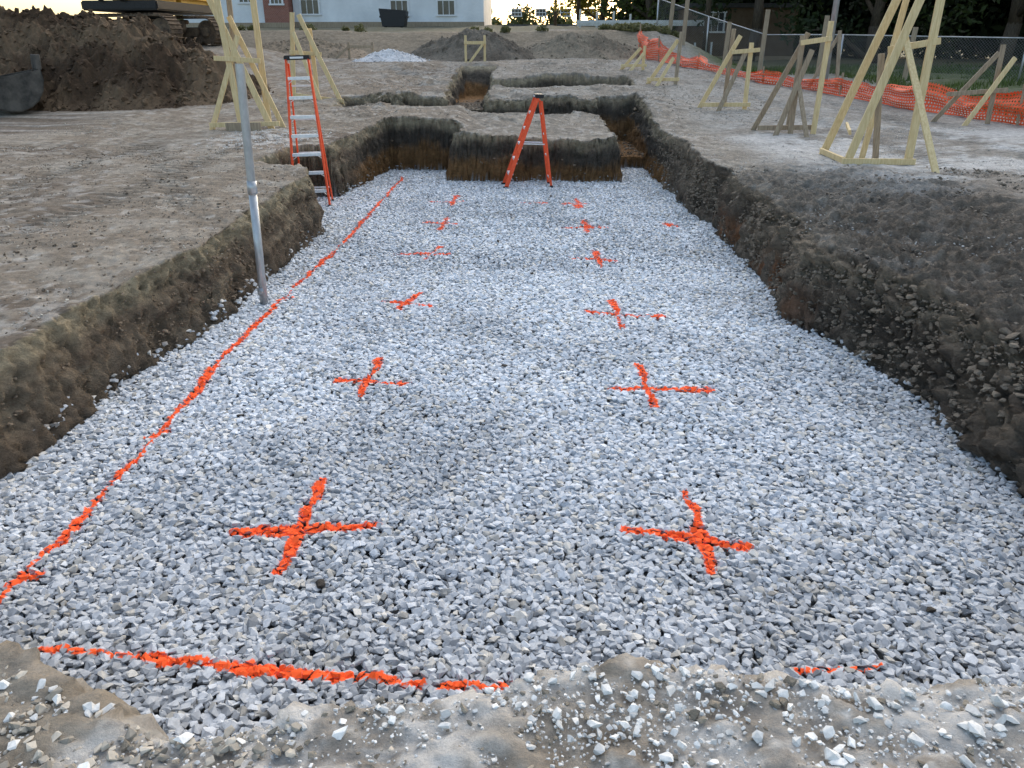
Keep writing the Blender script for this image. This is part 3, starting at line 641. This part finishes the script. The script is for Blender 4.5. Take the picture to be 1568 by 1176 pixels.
# poles / posts
b=MB();z_=gz(8.9,24.6);b.tube((8.9,24.6,z_-.2),(8.9,24.6,z_+8),.09,.07,M_galv,16);b.tube((8.9,24.6,z_+7.9),(8.0,24.3,z_+8.2),.04,.04,M_galv,10);b.box((7.8,24.25,z_+8.2),(.5,.2,.12),M_galv,bev=.03);b.obj('street_lamp')
def upole(x,y,h=9,arm=True):
    z=gz(x,y);b=MB();b.tube((0,0,-.3),(0,0,h),.15,.10,M_bark,12)
    if arm:
        b.box((0,-.1,h-.5),(2.2,.1,.12),M_bark)
        for t in (-1,-.5,.5,1): b.tube((t,-.1,h-.44),(t,-.1,h-.28),.04,.04,M_galv,8)
    b.obj('utility_pole',loc=(x,y,z))
upole(3.9,62);upole(2.7,75);upole(9.0,42)
upole(5.0,55,8,False)
for (x_,y_,h_) in [(6.2,33,2.0),(8.6,30.5,2.1),(10.2,29,1.9),(5.9,34.5,1.3),(12.6,27.6,1.6),(7.4,31,1.5)]:
    frame([(g(x_,y_),(x_+.06,y_,gz(x_,y_)+h_),G_,.16)],name='wooden_post')
# ------------------------------------------------------------------ excavator
EX=(-12.3,27.5);ez=gz(*EX)
ex=empty('excavator',(EX[0],EX[1],ez),(0,0,math.radians(-18)))
def track(yo,nm):
    b=MB();L_=1.55;R=.44
    pts=[]
    for k in range(13): a=-math.pi/2+math.pi*k/12;pts.append((L_+R*math.cos(a),yo,R+R*math.sin(a)))
    for k in range(13): a=math.pi/2+math.pi*k/12;pts.append((-L_+R*math.cos(a),yo,R+R*math.sin(a)))
    per=[];
    for i in range(len(pts)):
        p=Vector(pts[i]);q=Vector(pts[(i+1)%len(pts)]);n=max(1,int((q-p).length/.17))
        for j in range(n): per.append((p.lerp(q,(j+.5)/n),(q-p).normalized()))
    for p,d in per:
        ang=math.atan2(d.z,d.x);b.box(p,(.155 if abs(d.x)>.99 else .125,.52,.045),M_track,rot=(0,-ang,0));b.box(p+Vector((d.z,0,-d.x))*.04,(.02,.52,.05),M_track,rot=(0,-ang,0))
    for x_ in (-L_,L_): b.tube((x_,yo-.14,R),(x_,yo+.14,R),.36,.36,M_track,20);b.tube((x_,yo-.22,R),(x_,yo+.22,R),.14,.14,M_track,14)
    for k in range(7): x_=-1.2+.4*k;b.tube((x_,yo-.18,.17),(x_,yo+.18,.17),.12,.12,M_track,14)
    for x_ in (-.6,.6): b.tube((x_,yo-.14,.76),(x_,yo+.14,.76),.07,.07,M_track,12)
    b.box((0,yo,.44),(2.7,.28,.30),M_track,bev=.03)
    b.obj(nm,ex)
track(-1.05,'track_1');track(1.05,'track_2')
b=MB();b.box((0,0,.62),(1.7,1.7,.35),M_track,bev=.05);b.tube((0,0,.75),(0,0,1.0),.62,.62,M_black,28);b.obj('undercarriage',ex)
hs=empty('house',(0,0,0),(0,0,math.radians(-78)));hs.parent=ex
b=MB();b.box((-.5,0,1.16),(3.9,2.5,.28),M_black,bev=.04);b.box((-1.3,0,1.78),(2.3,2.5,.95),M_yel,bev=.12);b.box((-2.35,0,1.66),(.5,2.4,1.0),M_steel,bev=.12)
b.box((-1.2,-.8,2.3),(.25,.25,.35),M_black,bev=.03);b.obj('engine_cover',hs)
b=MB();b.box((.75,.8,1.95),(1.5,.85,1.3),M_yel,bev=.08);b.box((.78,.8,2.15),(1.53,.7,.75),M_glass,bev=.03);b.box((.75,.8,2.15),(1.15,.88,.7),M_glass,bev=.03);b.box((.75,.8,2.65),(1.55,.9,.1),M_yel,bev=.03);b.obj('cab',hs)
b=MB();b.member((1.0,-.15,1.4),(3.0,-.15,4.1),.45,.36,M_yel,ref=(0,1,0),bev=.03);b.member((2.9,-.15,4.0),(5.6,-.15,3.7),.42,.34,M_yel,bev=.03)
b.tube((1.5,-.5,1.3),(3.1,-.5,3.3),.08,.08,M_steel,12);b.tube((1.5,.2,1.3),(3.1,.2,3.3),.08,.08,M_steel,12);b.obj('boom',hs)
b=MB();b.member((5.5,-.15,4.1),(7.1,-.15,1.35),.34,.28,M_yel,bev=.03);b.tube((3.2,-.15,4.5),(5.3,-.15,4.3),.07,.07,M_steel,12);b.obj('stick',hs)
b=MB();prof_=[]
for k in range(11):
    a=math.radians(200+k*19);prof_.append((.55*math.cos(a),.52*math.sin(a)+.55))
outer=[(x_,0,z_) for x_,z_ in prof_]
for i in range(len(outer)-1):
    p=Vector(outer[i]);q=Vector(outer[i+1]);b.member(p,q+(q-p)*.05,.04,1.05,M_steel,ref=(0,1,0),bev=0)
sp_=[(x_,-.54,z_) for x_,z_ in prof_];b.poly(sp_,.035,M_steel);sp_=[(x_,.54,z_) for x_,z_ in prof_];b.poly(sp_,.035,M_steel)
for k in range(5):
    yk=-.46+.23*k;p=Vector((prof_[-1][0],yk,prof_[-1][1]));b.member(p,p+Vector((-.05,0,.24)),.09,.05,M_steel,bev=.01)
b.box((-.42,-.2,.85),(.35,.05,.4),M_steel,bev=.02);b.box((-.42,.2,.85),(.35,.05,.4),M_steel,bev=.02)
bk_=b.obj('bucket')
bk_.location=(-11.85,18.4,gz(-11.85,18.4)+.05);bk_.rotation_euler=(0,math.radians(15),math.radians(35));bk_.scale=(1.2,1.15,1.3)
bpy.context.view_layer.update();bk_.parent=ex;bk_.matrix_parent_inverse=ex.matrix_world.inverted()
# ------------------------------------------------------------------ buildings
def brick_mat(name,c1,c2,mc,sc=1.0):
    m,nt,b=new_mat(name);L=nt.links.new
    tc=N(nt,'ShaderNodeTexCoord');mp=N(nt,'ShaderNodeMapping');mp.inputs['Rotation'].default_value=(math.radians(90),0,0);L(tc.outputs['Object'],mp.inputs[0])
    br_=N(nt,'ShaderNodeTexBrick');br_.inputs['Scale'].default_value=4*sc;br_.inputs['Color1'].default_value=(*c1,1);br_.inputs['Color2'].default_value=(*c2,1);br_.inputs['Mortar'].default_value=(*mc,1);br_.inputs['Mortar Size'].default_value=.02
    L(mp.outputs[0],br_.inputs['Vector'])
    n=N(nt,'ShaderNodeTexNoise');n.inputs['Scale'].default_value=.8;n.inputs['Detail'].default_value=6;L(tc.outputs['Object'],n.inputs['Vector'])
    mr=N(nt,'ShaderNodeMapRange');mr.inputs[1].default_value=.3;mr.inputs[2].default_value=.7;mr.inputs[3].default_value=.82;mr.inputs[4].default_value=1.05;L(n.outputs['Fac'],mr.inputs[0])
    v=N(nt,'ShaderNodeVectorMath',operation='SCALE');L(br_.outputs['Color'],v.inputs[0]);L(mr.outputs[0],v.inputs['Scale']);L(v.outputs[0],b.inputs['Base Color']);b.inputs['Roughness'].default_value=.85
    return m
M_wb=brick_mat('white_painted_brick',(.78,.79,.80),(.83,.83,.83),(.70,.71,.72));M_rb=brick_mat('red_brick',(.26,.075,.045),(.33,.11,.07),(.35,.3,.26))
M_roof=noise_mat('dark_roofing',(.05,.05,.05),(.09,.085,.08),scale=5,bump=.2)
def building(name,x0,x1,y0,dep_,hh,mat,wins,doors=(),rz=0):
    cx=(x0+x1)/2;zb=min(gz(x0,y0),gz(x1,y0))-.3;e=empty(name,(cx,y0,zb),(0,0,rz));w=x1-x0
    b=MB();b.box((0,dep_/2,hh/2),(w,dep_,hh),mat);b.obj('walls',e)
    b=MB();b.box((0,dep_/2,hh+.1),(w+.4,dep_+.4,.22),M_roof);b.obj('roof',e)
    b=MB();b.box((0,-.035,.25),(w+.05,.06,.6),M_grey);b.obj('foundation',e)
    for i,(wx,wz,ww,wh) in enumerate(wins):
        b=MB();X0=wx-cx;Z0=wz-zb
        b.box((X0,-.005,Z0+wh/2),(ww,.03,wh),M_glass)
        for sx in (-1,1): b.box((X0+sx*ww/2,-.04,Z0+wh/2),(.09,.09,wh+.1),M_white)
        for s_ in (0,1): b.box((X0,-.045,Z0+s_*wh),(ww+.2,.11,.09),M_white)
        b.box((X0,-.03,Z0+wh/2),(ww,.04,.06),M_white)
        for q in (-.17,.17): b.box((X0+q*ww*2*.5,-.03,Z0+wh/2),(.035,.035,wh),M_white)
        b.obj('window_%d'%(i+1),e)
    return e
building('white_brick_building',-13.6,-2.4,50,12,6.8,M_wb,[(-12.6,4.4,1.1,1.6),(-7.35,4.35,1.05,1.6),(-4.6,4.35,1.05,1.6),(-12.6,7.6,1,1.5),(-7.35,7.6,1,1.5),(-4.6,7.6,1,1.5)])
building('red_brick_building',-15.1,-13.65,49.2,10,6.3,M_rb,[(-14.3,4.9,.7,1.3)])
building('white_shed',-20.0,-15.2,49.6,9,5.6,M_wb,[(-16.2,5.0,.8,1.2)])
b=MB();b.poly([(-.6,0,0),(.6,0,0),(.75,0,.75),(-.75,0,.85)],1.1,M_black);b.box((0,-.25,.83),(1.5,.55,.05),M_black,rot=(0,.07,0));b.box((0,.3,.83),(1.5,.5,.05),M_black,rot=(0,.07,0))
for s_ in (-1,1): b.box((s_*.72,0,.5),(.1,.7,.1),M_steel);b.tube((s_*.45,-.4,.0),(s_*.45,-.34,.0),.08,.08,M_black,12)
b.obj('dumpster',loc=(-7.3,47.5,gz(-7.3,47.5)+.08))
building('distant_warehouse',-3.0,9.5,105,10,2.2,noise_mat('tan_siding',(.36,.30,.22),(.42,.36,.28),scale=1,bump=0),[(x_,6.3,1.2,.8) for x_ in (-1,2,5,8)])
building('garage',9.0,15,47,6,3.0,noise_mat('brown_siding',(.12,.08,.05),(.17,.12,.08),scale=2,bump=.1),[(10.5,3.4,1,1)])
b=MB()
for k in range(9): b.box((3.0+k*.9,46,gz(3.0+k*.9,46)+.4),(.1,.1,1.0),M_galv)
b.box((6.6,45.93,gz(6.6,46)+.75),(7.6,.06,.28),M_galv,bev=.02);b.box((6.6,45.88,gz(6.6,46)+.75),(7.6,.06,.08),M_galv,bev=.01);b.obj('guard_rail')
# ------------------------------------------------------------------ trees
def leaf_mat(name):
    m,nt,b=new_mat(name);L=nt.links.new
    at=N(nt,'ShaderNodeAttribute');at.attribute_name='Col';L(at.outputs['Color'],b.inputs['Base Color']);b.inputs['Roughness'].default_value=.6;b.inputs['Specular IOR Level'].default_value=.3
    tr=N(nt,'ShaderNodeBsdfTranslucent');L(at.outputs['Color'],tr.inputs['Color']);mx=N(nt,'ShaderNodeMixShader');mx.inputs[0].default_value=.3
    L(b.outputs[0],mx.inputs[1]);L(tr.outputs[0],mx.inputs[2]);L(mx.outputs[0],nt.nodes['Material Output'].inputs[0]);return m
M_leaf=leaf_mat('leaves')
def leaves(centers,radii,n,size,c1,c2,rr):
    k=rr.integers(0,len(centers),n);d=rr.normal(size=(n,3));d/=np.linalg.norm(d,axis=1)[:,None]
    p=centers[k]+d*(rr.random((n,1))**.45)*radii[k][:,None]*np.array([1,1,.75])
    a=rr.normal(size=(n,3));a/=np.linalg.norm(a,axis=1)[:,None];b_=np.cross(a,rr.normal(size=(n,3)));b_/=np.linalg.norm(b_,axis=1)[:,None]
    s=size*rr.uniform(.5,1.3,(n,1));q=np.stack([p-a*s,p+b_*s*.45,p+a*s,p-b_*s*.45],1)
    cl=rr.uniform(0,1,len(centers))[k];t=np.clip(cl*.6+rr.uniform(0,.4,n),0,1)[:,None]
    c=np.array(c1)*(1-t)+np.array(c2)*t
    return q.reshape(-1,3),np.arange(4*n).reshape(-1,4),np.repeat(c,4,axis=0)
def tree(name,x,y,h,cr,c1,c2,seed,n=7000,low=.25,ls=.16):
    rr=np.random.default_rng(seed);e=empty(name,(x,y,gz(x,y)-.1));b=MB();tr=.028*h
    p=Vector((0,0,0));tips=[];pts=[p]
    for k in range(5): pts.append(pts[-1]+Vector((rr.uniform(-.25,.25),rr.uniform(-.25,.25),h*.15)))
    for k in range(5): b.tube(pts[k],pts[k+1]+Vector((0,0,.03)),tr*(1-k*.16),tr*(1-(k+1)*.16),M_bark,10)
    for k in range(11):
        t=rr.uniform(low,.75);i=min(4,int(t/.15));o=pts[i].lerp(pts[i+1],rr.random());a=rr.uniform(0,6.28);L_=cr*rr.uniform(.6,1.05)
        q=o+Vector((math.cos(a)*L_*.55,math.sin(a)*L_*.55,L_*.35));q2=q+Vector((math.cos(a+.3)*L_*.45,math.sin(a+.3)*L_*.45,L_*rr.uniform(-.1,.3)))
        b.tube(o,q,tr*.42,tr*.24,M_bark,7);b.tube(q,q2,tr*.24,tr*.08,M_bark,6);tips+= [q,q2]
    b.obj('trunk_and_limbs',e)
    cs_=[];rs=[]
    for t in tips: cs_.append(t[:]);rs.append(cr*rr.uniform(.22,.42))
    for k in range(26):
        d=rr.normal(size=3);d/=np.linalg.norm(d);d*=rr.random()**.4;cs_.append((d[0]*cr,d[1]*cr,h*(.5+low*.5)+d[2]*h*(.5-low*.5)));rs.append(cr*rr.uniform(.18,.36))
    v,f,c=leaves(np.array(cs_),np.array(rs),n,ls,c1,c2,rr);o=mesh_np('foliage',v,f,[M_leaf],col=c);o.parent=e
dkc=((.012,.022,.007),(.04,.06,.016));sunlit_yc=((.07,.085,.015),(.34,.28,.04));mc=((.03,.05,.012),(.10,.13,.03))  # the yellow pair has low sunlight put into the leaf colour
T=[('maple_tree',7.6,52,9,3.4,mc,.12),('oak_tree',11.5,43,11,4.2,dkc,.15),('oak_tree',16.5,40,11,4.4,dkc,.12),('oak_tree',21,37,12,4.5,dkc,.15),('oak_tree',26,34,12,4.6,dkc,.12),('oak_tree',31,30,11,4.5,dkc,.12),
   ('maple_tree',5.9,66,9,3.0,sunlit_yc,.1),('maple_tree',9.5,60,11,4,sunlit_yc,.1),('oak_tree',14,52,12,4.6,mc,.1),('oak_tree',20,50,13,5,dkc,.1),('oak_tree',27,46,13,5,dkc,.1),('oak_tree',34,42,13,5,dkc,.1),('oak_tree',37,33,13,5,dkc,.1)]
for i,(nm,x_,y_,h_,cr_,cc_,lw) in enumerate(T): tree(nm,x_,y_,h_,cr_,cc_[0],cc_[1],200+i,n=8000,low=lw,ls=.17)
rr=np.random.default_rng(9);n=460
tx=rr.uniform(0,1,n);cx_=7.4+38*tx+rr.uniform(-1,1,n);cy_=56-24*tx+rr.uniform(-2,5,n);cz_=height(cx_,cy_)+rr.uniform(.2,7.0,n)
v,f,c=leaves(np.stack([cx_,cy_,cz_],1),rr.uniform(1.3,2.3,n),120000,.32,(.007,.012,.005),(.026,.038,.012),rr);mesh_np('shrub_thicket',v,f,[M_leaf],col=c)
n=60;cx_=rr.uniform(-60,60,n);cy_=rr.uniform(125,140,n);cz_=height(cx_,cy_)+rr.uniform(0,3,n)
v,f,c=leaves(np.stack([cx_,cy_,cz_],1),rr.uniform(2,3.4,n),16000,.5,(.03,.045,.015),(.10,.11,.04),rr);mesh_np('distant_tree_line',v,f,[M_leaf],col=c)
n=40;cx_=np.r_[rr.uniform(3.2,6.5,30),rr.uniform(-12,3,10)];cy_=rr.uniform(33.8,35.5,n);cz_=height(cx_,cy_)+.08
v,f,c=leaves(np.stack([cx_,cy_,cz_],1),rr.uniform(.12,.34,n),5000,.08,(.08,.09,.035),(.20,.19,.085),rr);mesh_np('weeds',v,f,[M_leaf],col=c)
n=42000;gxx=rr.uniform(8,30,n);gyy=rr.uniform(15,36,n);k=(gxx>11.0)|(gyy>30);k&=fbm(gxx,gyy,s=.7,o=3,seed=91)>-.25;gxx=gxx[k];gyy=gyy[k];n=len(gxx);z0=height(gxx,gyy)
a=rr.uniform(0,6.28,n);s=.02;hh=rr.uniform(.06,.2,n)
q=np.stack([np.stack([gxx-np.cos(a)*s,gyy-np.sin(a)*s,z0],1),np.stack([gxx+np.cos(a)*s,gyy+np.sin(a)*s,z0],1),np.stack([gxx+rr.normal(0,.04,n),gyy+rr.normal(0,.04,n),z0+hh],1)],1)
c=np.repeat(np.array([.07,.10,.025])*rr.uniform(.6,1.6,(n,1)),3,axis=0);mesh_np('grass',q.reshape(-1,3),np.arange(3*n).reshape(-1,3),[M_leaf],col=c)
# ------------------------------------------------------------------ light
EL=math.radians(60);AZ=math.radians(20)
w=bpy.data.worlds.new('World');scene.world=w;w.use_nodes=True;nt=w.node_tree
sk=nt.nodes.new('ShaderNodeTexSky');sk.sky_type='NISHITA';sk.sun_disc=False;sk.sun_elevation=math.radians(15);sk.sun_rotation=AZ;sk.air_density=1.0;sk.dust_density=2.4;sk.ozone_density=1.0;sk.altitude=100
nt.links.new(sk.outputs[0],nt.nodes['Background'].inputs[0]);nt.nodes['Background'].inputs[1].default_value=.33
sd=bpy.data.lights.new('sun','SUN');sd.energy=2.2;sd.angle=math.radians(80);sd.color=(1,.965,.91);so=bpy.data.objects.new('sun',sd);scene.collection.objects.link(so)
d=Vector((math.sin(AZ)*math.cos(EL),math.cos(AZ)*math.cos(EL),math.sin(EL)));so.rotation_euler=d.to_track_quat('Z','Y').to_euler()
scene.view_settings.view_transform='Standard';scene.view_settings.look='None';scene.view_settings.exposure=0
cam=bpy.data.cameras.new('camera');co=bpy.data.objects.new('camera',cam);scene.collection.objects.link(co);scene.camera=co
cam.sensor_width=36;cam.lens=27.02;cam.clip_end=2000;cam.clip_start=.05
co.location=(0,0,2.5);co.rotation_euler=(math.radians(90-23.5),0,math.radians(.85))
